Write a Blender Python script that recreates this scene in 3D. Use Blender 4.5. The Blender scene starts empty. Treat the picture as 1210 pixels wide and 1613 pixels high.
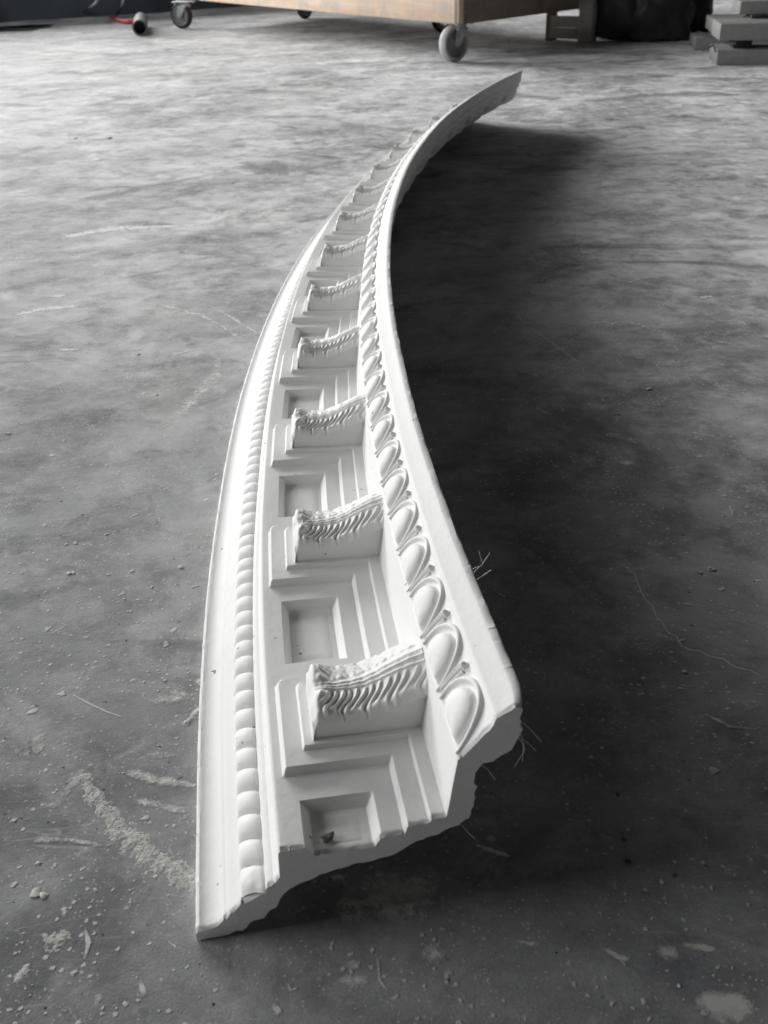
import bpy, bmesh, math, random
import numpy as np
from mathutils import Vector, Matrix, noise, geometry
random.seed(7); rng = np.random.default_rng(7)
C = bpy.context.scene.collection
scene = bpy.context.scene

# ------------------------------------------------------------ camera
CAM_H = 0.41046
AX_R = Vector((0.99949376, -0.01573237, -0.02765355))
AX_U = Vector((0.03181550, 0.49423715, 0.86874473))
AX_B = Vector((0.0, -0.86918475, 0.49448748))
cam_d = bpy.data.cameras.new('camera')
cam = bpy.data.objects.new('camera', cam_d); C.objects.link(cam)
M = Matrix((AX_R, AX_U, AX_B)).transposed().to_4x4(); M.translation = (0, 0, CAM_H)
cam.matrix_world = M
FPX = 1600.0
cam_d.sensor_fit = 'VERTICAL'; cam_d.sensor_height = 36.0; cam_d.lens = 36.0*FPX/1613.0
cam_d.clip_start = 0.01; cam_d.clip_end = 60
cam_d.dof.use_dof = True; cam_d.dof.focus_distance = 0.72; cam_d.dof.aperture_fstop = 20.0
scene.camera = cam
# ------------------------------------------------------------ world and lamps
w = bpy.data.worlds.new('World'); scene.world = w; w.use_nodes = True
bg = w.node_tree.nodes['Background']
bg.inputs['Color'].default_value = (0.97, 0.985, 1.0, 1); bg.inputs['Strength'].default_value = 1.0
_nt = w.node_tree
_tc = _nt.nodes.new('ShaderNodeTexCoord'); _sp = _nt.nodes.new('ShaderNodeSeparateXYZ'); _mr = _nt.nodes.new('ShaderNodeMapRange'); _cm = _nt.nodes.new('ShaderNodeCombineColor')
_nt.links.new(_tc.outputs['Generated'], _sp.inputs[0]); _nt.links.new(_sp.outputs['Z'], _mr.inputs['Value'])
_mr.inputs['From Min'].default_value = 0.15; _mr.inputs['From Max'].default_value = 0.55; _mr.inputs['To Min'].default_value = 0.066; _mr.inputs['To Max'].default_value = 0.012
for _i in range(3): _nt.links.new(_mr.outputs[0], _cm.inputs[_i])
_nt.links.new(_cm.outputs[0], bg.inputs['Color'])
def area(name, loc, target, sx, sy, power, col=(1, 1, 1)):
    l = bpy.data.lights.new(name, 'AREA'); l.shape = 'RECTANGLE'; l.size = sx; l.size_y = sy
    l.energy = power; l.color = col
    o = bpy.data.objects.new(name, l); C.objects.link(o); o.location = loc
    o.rotation_euler = (Vector(target)-Vector(loc)).to_track_quat('-Z', 'Y').to_euler()
    return o
area('window_light', (-5.0, 8.7, 2.45), (0.1, 1.2, 0.0), 6.0, 2.4, 900, (1.0, 0.995, 0.985))
area('side_fill_light', (-5.0, 0.9, 1.9), (0.1, 1.0, 0.0), 3.2, 1.6, 165, (0.985, 0.99, 1.0))  # unseen fill lamp, added to brighten left-facing plaster and soften bracket shadows
area('far_fill_light', (0.4, 10.5, 2.8), (0.5, 2.0, 0.0), 6.0, 2.0, 34, (1.0, 0.995, 0.98))  # weak unseen lamp added to lift the far right of the floor
scene.view_settings.view_transform = 'Standard'; scene.view_settings.look = 'None'
scene.view_settings.exposure = 0.0; scene.view_settings.gamma = 1.0

def at(px, py, z=0.0):
    """where the line of sight through this spot of the photo meets the level z (metres)"""
    d = AX_R*((px-605)/FPX) - AX_U*((py-806.5)/FPX) - AX_B
    t = (CAM_H-z)/(-d.z)
    return Vector((d.x*t, d.y*t, z))

# ------------------------------------------------------------ materials
def mat(name, col=(.8, .8, .8), rough=.6, metal=0.0):
    m = bpy.data.materials.new(name); m.use_nodes = True
    b = m.node_tree.nodes['Principled BSDF']
    b.inputs['Base Color'].default_value = (*col, 1); b.inputs['Roughness'].default_value = rough
    b.inputs['Metallic'].default_value = metal
    return m, m.node_tree, b
def N(nt, t, **kw):
    n = nt.nodes.new(t)
    for k, v in kw.items():
        if k.startswith('i_'):
            n.inputs[k[2:].replace('_', ' ')].default_value = v
        else: setattr(n, k, v)
    return n
def noise_n(nt, co, scale, detail=6, rough=.6, dist=0.0):
    n = N(nt, 'ShaderNodeTexNoise'); n.inputs['Scale'].default_value = scale; n.inputs['Detail'].default_value = detail
    n.inputs['Roughness'].default_value = rough; n.inputs['Distortion'].default_value = dist
    nt.links.new(co, n.inputs['Vector']); return n.outputs['Fac']
def ramp(nt, fac, a, b, ca=0.0, cb=1.0):
    n = N(nt, 'ShaderNodeMapRange'); n.clamp = True
    n.inputs['From Min'].default_value = a; n.inputs['From Max'].default_value = b
    n.inputs['To Min'].default_value = ca; n.inputs['To Max'].default_value = cb
    nt.links.new(fac, n.inputs['Value']); return n.outputs['Result']
def math_n(nt, op, a, b):
    n = N(nt, 'ShaderNodeMath', operation=op)
    for i, v in enumerate((a, b)):
        if isinstance(v, (int, float)): n.inputs[i].default_value = v
        else: nt.links.new(v, n.inputs[i])
    return n.outputs[0]
def mixc(nt, fac, a, b):
    n = N(nt, 'ShaderNodeMix', data_type='RGBA')
    if isinstance(fac, (int, float)): n.inputs['Factor'].default_value = fac
    else: nt.links.new(fac, n.inputs['Factor'])
    for i, v in ((6, a), (7, b)):
        if isinstance(v, tuple): n.inputs[i].default_value = (*v, 1)
        else: nt.links.new(v, n.inputs[i])
    return n.outputs[2]
def coords(nt, scale=(1, 1, 1), rot=(0, 0, 0), kind='geo'):
    if kind == 'geo': src = N(nt, 'ShaderNodeNewGeometry').outputs['Position']
    else: src = N(nt, 'ShaderNodeTexCoord').outputs['Object']
    mp = N(nt, 'ShaderNodeMapping'); mp.inputs['Scale'].default_value = scale; mp.inputs['Rotation'].default_value = rot
    nt.links.new(src, mp.inputs['Vector']); return mp.outputs['Vector']
def bump(nt, b, h, dist, strength=1.0):
    n = N(nt, 'ShaderNodeBump'); n.inputs['Distance'].default_value = dist; n.inputs['Strength'].default_value = strength
    nt.links.new(h, n.inputs['Height']); nt.links.new(n.outputs[0], b.inputs['Normal']); return n

# plaster
def plaster_mat(name, pit, rough_face=False):
    m, nt, b = mat(name, (.80, .80, .78), .62)
    co = coords(nt)
    big = noise_n(nt, co, 9, 4, .55); med = noise_n(nt, co, 90, 5, .6)
    c = mixc(nt, ramp(nt, big, .35, .7), (.80, .80, .785), (.845, .845, .835))
    c = mixc(nt, ramp(nt, med, .60, .78, 0, .35), c, (.70, .70, .675))
    # little pits and specks where air bubbles sat
    v = N(nt, 'ShaderNodeTexVoronoi', feature='F1'); v.inputs['Scale'].default_value = 95
    nt.links.new(co, v.inputs['Vector'])
    c = mixc(nt, ramp(nt, noise_n(nt, co, 38, 7, .72, .8), .56, .72, 0, .30), c, (.60, .60, .57))
    sel = noise_n(nt, co, 34, 2, .5)
    spot = math_n(nt, 'MULTIPLY', ramp(nt, v.outputs['Distance'], .07, .11, 1, 0), ramp(nt, sel, .56, .60))
    c = mixc(nt, math_n(nt, 'MULTIPLY', spot, pit), c, (.22, .21, .19))
    nt.links.new(c, b.inputs['Base Color'])
    f1 = noise_n(nt, co, 420, 4, .6); f2 = noise_n(nt, co, 130, 3, .5)
    h = math_n(nt, 'ADD', math_n(nt, 'MULTIPLY', f1, .35), math_n(nt, 'MULTIPLY', f2, .65))
    h = math_n(nt, 'SUBTRACT', h, math_n(nt, 'MULTIPLY', spot, .8))
    bump(nt, b, h, 0.0022 if rough_face else .00045, .8)
    return m
M_PL = plaster_mat('plaster', .8)
M_CUT = plaster_mat('raw_plaster', 1.0, True)

# concrete floor
M_FL, nt, b = mat('worn_concrete', (.1, .1, .1), .45)
co = coords(nt)
cs = coords(nt, (1, 2.6, 1), (0, 0, math.radians(52)))
cs2 = coords(nt, (1, 3.2, 1), (0, 0, math.radians(-28)))
cloud = noise_n(nt, co, 2.3, 8, .62, .6); cloud2 = noise_n(nt, co, 9, 8, .68, .8)
strk = noise_n(nt, cs, 5, 7, .66, .5); strk2 = noise_n(nt, cs2, 9, 7, .7, .4)
fine = noise_n(nt, co, 150, 5, .7); grain = noise_n(nt, co, 700, 3, .6)
v = math_n(nt, 'ADD', math_n(nt, 'MULTIPLY', cloud, .48), math_n(nt, 'MULTIPLY', cloud2, .32))
v = math_n(nt, 'ADD', v, math_n(nt, 'MULTIPLY', strk, .12)); v = math_n(nt, 'ADD', v, math_n(nt, 'MULTIPLY', strk2, .08))
c = mixc(nt, ramp(nt, v, .41, .61), (.165, .168, .174), (.53, .533, .54))
mott = noise_n(nt, co, 34, 9, .74, .5); mott2 = noise_n(nt, co, 21, 9, .72, .4)
c = mixc(nt, ramp(nt, mott, .51, .66, 0, .38), c, (.58, .55, .55))
c = mixc(nt, ramp(nt, mott2, .52, .66, 0, .35), c, (.115, .116, .12))
blot = noise_n(nt, co, 5.5, 10, .68, .6); blot2 = noise_n(nt, coords(nt, (1, 1.5, 1), (0, 0, .6)), 3.1, 10, .66, .8)
c = mixc(nt, ramp(nt, blot, .535, .60, 0, .5), c, (.52, .52, .515))
c = mixc(nt, ramp(nt, blot2, .56, .62, 0, .6), c, (.11, .112, .118))
# scratches: thin lines where a stretched noise crosses its middle value
for _sc, _st, _ro, _wd, _ms in ((3.5, 9, 20, .0032, 2.9), (5, 14, -58, .0030, 3.7), (4, 11, 75, .0028, 5.1), (7, 6, -15, .0035, 4.3)):
    _c = coords(nt, (1, _st, 1), (0, 0, math.radians(_ro)))
    _n = noise_n(nt, _c, _sc, 1.5, .4, .25)
    _l = ramp(nt, math_n(nt, 'ABSOLUTE', math_n(nt, 'SUBTRACT', _n, .5), 0), 0, _wd, 1, 0)
    _l = math_n(nt, 'MULTIPLY', _l, ramp(nt, noise_n(nt, co, _ms*2.2, 4, .6), .53, .62))
    c = mixc(nt, math_n(nt, 'MULTIPLY', _l, .55), c, (.60, .60, .59))
# warm brownish stains
c = mixc(nt, ramp(nt, noise_n(nt, co, 3.1, 5, .6, 1.0), .56, .72, 0, .35), c, (.19, .175, .15))
c = mixc(nt, ramp(nt, noise_n(nt, co, 1.7, 4, .6), .45, .60, 0, .10), c, (.10, .16, .26))
# thin worn-in plaster haze, broken up
haze = math_n(nt, 'MULTIPLY', ramp(nt, noise_n(nt, co, 17, 9, .74, 1.2), .53, .70), ramp(nt, noise_n(nt, co, 3.7, 4, .6), .42, .62))
c = mixc(nt, math_n(nt, 'MULTIPLY', haze, .75), c, (.60, .60, .59))
haze2 = math_n(nt, 'MULTIPLY', ramp(nt, noise_n(nt, cs2, 26, 8, .75, .7), .585, .70), ramp(nt, noise_n(nt, co, 6.1, 4, .6), .46, .62))
c = mixc(nt, math_n(nt, 'MULTIPLY', haze2, .6), c, (.58, .58, .57))
# specks
def specks(c, scale, r0, r1, thr, col, amt, selscale):
    vv = N(nt, 'ShaderNodeTexVoronoi', feature='F1'); vv.inputs['Scale'].default_value = scale
    dn = N(nt, 'ShaderNodeTexNoise'); dn.inputs['Scale'].default_value = scale*1.7
    nt.links.new(co, dn.inputs['Vector'])
    mv = N(nt, 'ShaderNodeVectorMath', operation='MULTIPLY_ADD'); mv.inputs[1].default_value = (.6/scale,)*3
    nt.links.new(dn.outputs['Color'], mv.inputs[0]); nt.links.new(co, mv.inputs[2])
    nt.links.new(mv.outputs[0], vv.inputs['Vector'])
    rsel = N(nt, 'ShaderNodeSeparateColor'); nt.links.new(vv.outputs['Color'], rsel.inputs[0])
    s = math_n(nt, 'MULTIPLY', ramp(nt, vv.outputs['Distance'], r0, r1, 1, 0), ramp(nt, rsel.outputs[0], thr, thr+.02))
    s = math_n(nt, 'MULTIPLY', s, ramp(nt, noise_n(nt, co, selscale, 3, .6), .38, .56))
    return mixc(nt, math_n(nt, 'MULTIPLY', s, amt), c, col), s
c, s1 = specks(c, 210, .16, .30, .66, (.74, .73, .69), .9, 11)
c, s2 = specks(c, 70, .09, .20, .80, (.72, .71, .67), .85, 7)
c, s4 = specks(c, 430, .18, .32, .74, (.74, .73, .70), .8, 17)
c, s3 = specks(c, 120, .12, .18, .93, (.015, .015, .015), .8, 6)
c = mixc(nt, ramp(nt, grain, .35, .75, 0, .25), c, (.05, .05, .05))
c = mixc(nt, ramp(nt, fine, .52, .75, 0, .30), c, (.30, .30, .29))
nt.links.new(c, b.inputs['Base Color'])
r = math_n(nt, 'ADD', ramp(nt, mott, .4, .62, .72, .82), math_n(nt, 'MULTIPLY', haze, .15))
nt.links.new(r, b.inputs['Roughness'])
b.inputs['Specular IOR Level'].default_value = .22; b.inputs['Sheen Roughness'].default_value = .45; b.inputs['Sheen Tint'].default_value = (1, 1, 1, 1)
dusty = math_n(nt, 'ADD', ramp(nt, v, .42, .60, .22, .60), math_n(nt, 'MULTIPLY', ramp(nt, mott, .46, .62), .22))
dusty = math_n(nt, 'ADD', dusty, math_n(nt, 'MULTIPLY', haze, .35))
dusty = math_n(nt, 'ADD', dusty, ramp(nt, blot, .52, .60, 0, .2)); dusty = math_n(nt, 'MULTIPLY', dusty, ramp(nt, blot2, .55, .63, 1, .4))
dusty = math_n(nt, 'MULTIPLY', dusty, ramp(nt, mott2, .48, .64, 1.0, .35))
nt.links.new(dusty, b.inputs['Sheen Weight'])
h = math_n(nt, 'ADD', math_n(nt, 'MULTIPLY', fine, .5), math_n(nt, 'MULTIPLY', grain, .25))
h = math_n(nt, 'ADD', h, math_n(nt, 'MULTIPLY', s1, .5)); h = math_n(nt, 'ADD', h, math_n(nt, 'MULTIPLY', s2, .8))
bump(nt, b, h, .0007, .8)

# dust marks lying on the floor (noisy see-through edge)
M_DU, nt, b = mat('dust_film', (.74, .73, .70), .7)
b.inputs['Sheen Weight'].default_value = .5; b.inputs['Sheen Roughness'].default_value = .45; b.inputs['Sheen Tint'].default_value = (1, 1, 1, 1)
co = coords(nt); att = N(nt, 'ShaderNodeAttribute', attribute_name='edge')
a = math_n(nt, 'MULTIPLY', noise_n(nt, co, 230, 8, .78, .6), noise_n(nt, co, 60, 5, .7, .5))
a = math_n(nt, 'ADD', math_n(nt, 'MULTIPLY', a, 3.6), att.outputs['Fac'])
nt.links.new(ramp(nt, a, 1.08, 1.65, 0, .9), b.inputs['Alpha'])
# powder heap
M_PW, nt, b = mat('plaster_powder', (.42, .41, .385), .95)
b.inputs['Sheen Weight'].default_value = .4; b.inputs['Sheen Roughness'].default_value = .45
co = coords(nt)
nt.links.new(mixc(nt, ramp(nt, noise_n(nt, co, 300, 6, .7), .35, .65), (.38, .38, .365), (.74, .735, .70)), b.inputs['Base Color'])
bump(nt, b, noise_n(nt, co, 900, 4, .7), .0006, 1)
M_CR, nt, b = mat('plaster_crumb', (.66, .65, .61), .9)
co = coords(nt)
nt.links.new(mixc(nt, ramp(nt, noise_n(nt, co, 500, 5, .7), .35, .65), (.62, .61, .58), (.84, .83, .80)), b.inputs['Base Color'])
M_DK = mat('dark_grit', (.035, .034, .032), .8)[0]
M_CHIP = mat('grey_chip', (.17, .165, .15), .9)[0]
# wood
def wood(name, ca, cb, cdirt, ang=0.0, stretch=14):
    m, nt, b = mat(name, ca, .65)
    co = coords(nt, (1, stretch, stretch), (0, 0, 0), 'obj')
    cc = coords(nt, kind='obj')
    g = noise_n(nt, co, 3.0, 7, .65, 1.2)
    c = mixc(nt, ramp(nt, g, .35, .66), ca, cb)
    c = mixc(nt, ramp(nt, noise_n(nt, cc, 7, 6, .7), .46, .60, 0, .75), c, cdirt)
    c = mixc(nt, ramp(nt, noise_n(nt, cc, 26, 3, .6), .70, .74, 0, .8), c, (.09, .06, .04))
    nt.links.new(c, b.inputs['Base Color']); bump(nt, b, g, .002, .6)
    return m
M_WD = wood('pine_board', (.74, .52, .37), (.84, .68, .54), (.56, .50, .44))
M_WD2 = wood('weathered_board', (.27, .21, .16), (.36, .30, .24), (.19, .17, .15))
M_WD3 = wood('grey_board', (.52, .49, .46), (.62, .59, .56), (.40, .38, .36))
def metalm(name, col, rough, metal=1.0, dirt=(.1, .1, .1)):
    m, nt, b = mat(name, col, rough, metal)
    co = coords(nt, kind='obj')
    f = noise_n(nt, co, 35, 6, .65)
    nt.links.new(mixc(nt, ramp(nt, f, .45, .75, 0, .5), col, dirt), b.inputs['Base Color'])
    nt.links.new(ramp(nt, f, .3, .7, rough, min(1, rough+.25)), b.inputs['Roughness'])
    return m
M_ZN = metalm('zinc_plated_steel', (.62, .64, .64), .32)
M_RB = metalm('black_rubber', (.035, .035, .038), .55, 0, (.10, .10, .10))
M_RIM = metalm('grey_wheel_rim', (.34, .34, .35), .5, .2)
M_TY = metalm('worn_grey_tyre', (.62, .62, .62), .6, 0, (.4, .4, .4))
M_ST = metalm('dull_steel', (.25, .25, .245), .6, .0, (.15, .145, .135))
M_BLK = metalm('black_plastic', (.03, .03, .032), .45, 0, (.07, .07, .07))
M_PIPE = metalm('grey_plastic', (.12, .125, .125), .5, 0, (.2, .2, .2))
M_RED = metalm('red_rubber', (.62, .10, .12), .5, 0, (.4, .12, .12))
M_WALL, nt, b = mat('dark_sheet', (.03, .036, .045), .6)
co = coords(nt)
nt.links.new(mixc(nt, ramp(nt, noise_n(nt, co, 1.6, 5, .6), .3, .7), (.07, .085, .11), (.15, .175, .21)), b.inputs['Base Color'])
M_FIB = mat('glass_fibre', (.75, .75, .72), .4)[0]
M_FIB.node_tree.nodes['Principled BSDF'].inputs['Roughness'].default_value = .3

# ------------------------------------------------------------ helpers
def obj_from(name, me, parent=None, loc=(0, 0, 0), rz=0.0):
    o = bpy.data.objects.new(name, me); C.objects.link(o); o.location = loc; o.rotation_euler = (0, 0, rz)
    if parent is not None: o.parent = parent
    return o
def mesh(name, verts, faces, m, smooth=None):
    me = bpy.data.meshes.new(name); me.from_pydata([tuple(v) for v in verts], [], faces); me.materials.append(m)
    if smooth is not None:
        me.polygons.foreach_set('use_smooth', [True]*len(me.polygons))
        if smooth < 179: me.set_sharp_from_angle(angle=math.radians(smooth))
    me.update(); return me
def grid_faces(nu, nv, off=0, close_u=False):
    f = []
    for i in range(nu-1 if not close_u else nu):
        for j in range(nv-1):
            a = off+i*nv+j; b2 = off+((i+1) % nu)*nv+j
            f.append((a, b2, b2+1, a+1))
    return f
def bm_mesh(name, bm, m, smooth=None):
    me = bpy.data.meshes.new(name); bm.to_mesh(me); bm.free(); me.materials.append(m)
    if smooth is not None:
        me.polygons.foreach_set('use_smooth', [True]*len(me.polygons)); me.set_sharp_from_angle(angle=math.radians(smooth))
    return me
def add_box(bm, x0, x1, y0, y1, z0, z1, bev=0.0, mtx=None):
    g = bmesh.ops.create_cube(bm, size=1.0); vs = g['verts']
    for v in vs:
        v.co = Vector(((x0+x1)/2+v.co.x*(x1-x0), (y0+y1)/2+v.co.y*(y1-y0), (z0+z1)/2+v.co.z*(z1-z0)))
    if bev > 0:
        es = list({e for v in vs for e in v.link_edges})
        r = bmesh.ops.bevel(bm, geom=es, offset=bev, segments=2, affect='EDGES', profile=.5)
        vs = list({v for f in r['faces'] for v in f.verts} | {v for v in vs if v.is_valid})
    if mtx is not None: bmesh.ops.transform(bm, matrix=mtx, verts=vs)
    return vs
def add_tube(bm, pts, rad, seg=8, cap=True):
    pts = [Vector(p) for p in pts]; rings = []
    rads = rad if isinstance(rad, (list, tuple)) else [rad]*len(pts)
    for i, p in enumerate(pts):
        t = (pts[min(i+1, len(pts)-1)]-pts[max(i-1, 0)]).normalized()
        a = t.orthogonal().normalized() if i == 0 else (a-t*a.dot(t)).normalized()
        b2 = t.cross(a)
        rings.append([bm.verts.new(p+(a*math.cos(2*math.pi*k/seg)+b2*math.sin(2*math.pi*k/seg))*rads[i]) for k in range(seg)])
    for r0, r1 in zip(rings, rings[1:]):
        for k in range(seg): bm.faces.new((r0[k], r0[(k+1) % seg], r1[(k+1) % seg], r1[k]))
    if cap: bm.faces.new(rings[0][::-1]); bm.faces.new(rings[-1])
def tag(o, label=None, cat=None, group=None, kind=None):
    if label: o['label'] = label
    if cat: o['category'] = cat
    if group: o['group'] = group
    if kind: o['kind'] = kind
    return o
def empty(name, loc, rz=0.0):
    o = bpy.data.objects.new(name, None); C.objects.link(o); o.location = loc; o.rotation_euler = (0, 0, rz); o.empty_display_size = .05
    return o

# ------------------------------------------------------------ floor and wall
me = mesh('floor', [(-14, -4, 0), (14, -4, 0), (14, 16, 0), (-14, 16, 0)], [(0, 1, 2, 3)], M_FL)
floor = tag(obj_from('floor', me), kind='structure')
wd = Vector((.846, .533, 0)).normalized(); wn = Vector((-wd.y, wd.x, 0))
wp = Vector((-2.266, 6.957, 0))
bm = bmesh.new(); prev = None
nseg = 160; L0, L1 = -6.0, 10.0
for i in range(nseg+1):
    s = L0+(L1-L0)*i/nseg
    row = []
    for j, z in enumerate((0, .12, .3, .5, .7)):
        wob = .035*math.sin(s*5.1+j*.4)+.02*math.sin(s*11.7+1.3*j)+.01*math.sin(s*23+j)
        p = wp+wd*s+wn*(wob+.25*max(0, s-2))
        row.append(bm.verts.new((p.x, p.y, z)))
    if prev:
        for j in range(4): bm.faces.new((prev[j], row[j], row[j+1], prev[j+1]))
    prev = row
wall = tag(obj_from('wall', bm_mesh('wall', bm, M_WALL, 60)), kind='structure')

# ------------------------------------------------------------ the curved cornice (measured in mm)
RC = Vector((4.15083, .9547, 0)); RAD = 4245.2; PITCH = 170.0
A0 = math.radians(-172.079); DA = math.radians(-2.29453)
T0, T1 = -.268*PITCH, 13.78*PITCH
def frame(t):
    a = A0+DA*t/PITCH
    er = Vector((math.cos(a), math.sin(a), 0))
    return RC+er*(RAD/1000), a+math.pi
def bend(u, t, z):
    b_ = np.asarray(t)/RAD; rr = RAD-np.asarray(u)
    return np.stack([(RAD-rr*np.cos(b_))/1000, rr*np.sin(b_)/1000, np.asarray(z)/1000+0*rr], -1)
cpos, crot = frame(7*PITCH)
cornice = empty('plaster_cornice', (cpos.x, cpos.y, 0), crot)
tag(cornice, 'long curved white plaster cornice with rope, bracket and egg mouldings lying on the floor', 'cornice')
CM = Matrix.Translation(cornice.location) @ Matrix.Rotation(crot, 4, 'Z'); CMI = CM.inverted()
def place(o, t, jit=0.0):
    p, r = frame(t); m_ = CMI @ (Matrix.Translation(p) @ Matrix.Rotation(r, 4, 'Z'))
    o.parent = cornice; o.location = m_.translation; o.rotation_euler = m_.to_euler()
def S(x): x = np.clip(x, 0, 1); return x*.35+.65*x*x*(3-2*x)
def sdbox(u, t, u0, t0, t1, rfar, rnear):
    # inside negative; open towards +u
    du = u0-u; dt = np.maximum(t0-t, t-t1)
    r_ = np.where(t > (t0+t1)/2, rfar, rnear)
    a = du+r_; b_ = dt+r_
    return np.minimum(np.maximum(a, b_), 0)+np.hypot(np.maximum(a, 0), np.maximum(b_, 0))-r_
PU0, PT0, PT1 = -.4, 0.0, 73.0
def soffit(u, t):
    tt = np.mod(t, PITCH)
    z = 51.4+0*u*t
    sd = np.minimum(sdbox(u, tt, PU0, PT0, PT1, 5.0, 1.2), 52.2-u)
    z = z+4.6*S(-sd/2.3)
    sd = np.minimum(sdbox(u, tt, 10.8, 12.0, 64.5, 3.0, .8), 64.0-u)
    z = z+2.6*S(-sd/1.3)
    dd = np.minimum(np.minimum(u-6.5, 42.0-u), np.minimum(tt-90.0, 153.5-tt))
    z = z-5.6*S(dd/4.2)
    return z
# across-lines of the face
left = [(-47.6, .3), (-48.0, 3.5), (-47.8, 6.2), (-47.0, 7.4), (-46.0, 7.8), (-44.5, 7.5), (-42, 7.6), (-39.5, 8.3), (-37, 9.5), (-35.2, 11.2), (-34.2, 12.6),
        (-33.6, 13.2), (-33.0, 13.5), (-32.6, 13.7), (-32.2, 14.2), (-31.6, 15.1), (-30.6, 16.4), (-29, 17.7), (-27.4, 19.0), (-26.2, 20.3), (-25.4, 21.4), (-24.9, 21.6), (-24.2, 21.4),
        (-20, 23.5), (-15, 26.2), (-13.2, 27.2), (-12.9, 28.5), (-12.4, 29.8), (-11.4, 30.5), (-10.2, 30.9), (-9.5, 31.0), (-9.1, 31.1), (-8.7, 31.8), (-8.1, 33.2), (-7.3, 33.9), (-6.5, 34.3), (-6.2, 36),
        (-6.0, 42), (-5.8, 49.6), (-5.5, 50.8), (-4.8, 51.3)]
ul = set(np.arange(-4, 72, 2.5).round(2))
for e, wdt in ((PU0, 2.3), (10.8, 1.3), (52.2, 2.3), (64.0, 1.3), (6.5, 4.2), (37.8, 4.2)):
    for f in (-.08, 0, .25, .5, .75, 1.0, 1.08): ul.add(round(e+f*wdt, 2))
ul = sorted(x for x in ul if -4.2 <= x <= 71.6)
rightp = [(72.0, 58.6), (72.35, 59.3), (72.6, 61), (73.6, 68), (75.2, 79), (76.8, 90), (77.2, 92), (77.7, 93.1), (78.5, 93.7), (79.2, 93.9), (79.6, 94.4), (80.2, 95.2), (83, 98.4), (86, 101.8), (89, 105), (91.4, 107.4),
          (92.6, 108.6), (93.0, 109.4), (93.2, 110.6), (93.6, 112.2), (94.3, 113.0), (95.3, 113.5), (98.5, 115.1), (102, 117.2), (103.8, 118.3), (104.6, 118.7), (107.6, 118.9), (108.3, 118.6), (108.5, 117.6)]
backn = [(108.4, 116.0), (106.6, 107), (105, 101), (101, 94), (96, 90.5), (90, 88.5), (86.8, 84), (84.5, 76), (84.0, 68), (83.8, 62), (82, 56), (78, 51.7), (71, 49), (63, 46.6), (54.7, 44.0), (46.4, 38.6), (36, 36.4), (26, 35), (16, 34),
         (8.4, 32), (0, 27.5), (-8.5, 21), (-16.3, 9.5), (-25, 4.4), (-33, 1.8), (-40, .6), (-45, .2)]
backf = [(108.4, 116.0), (106.8, 107), (106, 100), (104, 94), (101.8, 88), (99.6, 82), (97.4, 76), (95, 70), (92.4, 64), (89.6, 58), (86, 53.5), (80, 50.5), (71, 47), (63, 45), (54.7, 42.0), (46.4, 38.0), (36, 36), (26, 34), (16, 33),
         (8.4, 30), (0, 25.5), (-8.5, 19), (-16.3, 9.5), (-25, 4.4), (-33, 1.8), (-40, .6), (-45, .2)]
tl = set()
for k in range(-1, 15):
    for e in np.arange(0, PITCH, 6.0): tl.add(round(k*PITCH+e, 2))
    for e, wdt in ((0, 2.3), (73, -2.3), (12, 1.3), (64.5, -1.3), (90, 4.2), (153.5, -4.2)):
        for f in (-.1, 0, .25, .5, .75, 1.0, 1.1): tl.add(round(k*PITCH+e+f*wdt, 2))
    for f in (1.2, 2.4, 3.6): tl.add(round(k*PITCH+73-f, 2))
tl = sorted(x for x in tl if T0+7 < x < T1-4)
tl = [T0, T0+.5, T0+1.3, T0+2.2, T0+3.4, T0+4.8, T0+6.2]+tl+[T1-3, T1-1.5, T1]
t = np.array(tl)
def wav(a, b_, s): return np.sin(a*s+1.3)+np.sin(b_*s*1.37+.4)*.8+np.sin((a+b_)*s*.71+2.1)*.7+np.sin((a-b_)*s*2.1+.9)*.4
cols_u, cols_z = [], []
for (u, z) in left: cols_u.append(np.full(len(t), u)); cols_z.append(np.full(len(t), z))
for u in ul: cols_u.append(np.full(len(t), u)); cols_z.append(soffit(np.full(len(t), u), t))
for (u, z) in rightp: cols_u.append(np.full(len(t), u)); cols_z.append(np.full(len(t), z))
nface = len(cols_u)
mixk = np.clip((t/PITCH-3)/5, 0, 1); mixk = mixk*mixk*(3-2*mixk)
def resample(pr, n=3):
    out = []
    for a, b_ in zip(pr, pr[1:]):
        for i in range(n): out.append((a[0]+(b_[0]-a[0])*i/n, a[1]+(b_[1]-a[1])*i/n))
    return out+[pr[-1]]
bn, bf = resample(backn), resample(backf); nb = len(bn)
for j, (p, q) in enumerate(zip(bn, bf)):
    u = p[0]*(1-mixk)+q[0]*mixk; z = p[1]*(1-mixk)+q[1]*mixk
    fade = min(1, j/9)*min(1, (nb-1-j)/9)
    lump = wav(t*.045, np.full(len(t), j*.55), 1.0)*.9+wav(t*.21, np.full(len(t), j*.9), 1.0)*.35
    # hollows left behind each bracket
    tc = np.mod(t-38+PITCH/2, PITCH)-PITCH/2
    hol = np.exp(-(tc/17)**4)*np.exp(-((z-62)/9)**4)*mixk*15*(j > 8)
    cols_u.append(u-hol-fade*lump*.8); cols_z.append(np.maximum(z+fade*lump*.5+hol*.35, .1))
U = np.array(cols_u); Z = np.array(cols_z); TT = np.broadcast_to(t, U.shape).copy()
# slow unevenness of a hand-pulled cast
Z[:nface] += (wav(TT[:nface]*.012, U[:nface]*.05, 1.0)*.18); U[0:nface] += wav(TT[:nface]*.018, U[:nface]*0, 1.0)*.16
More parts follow.
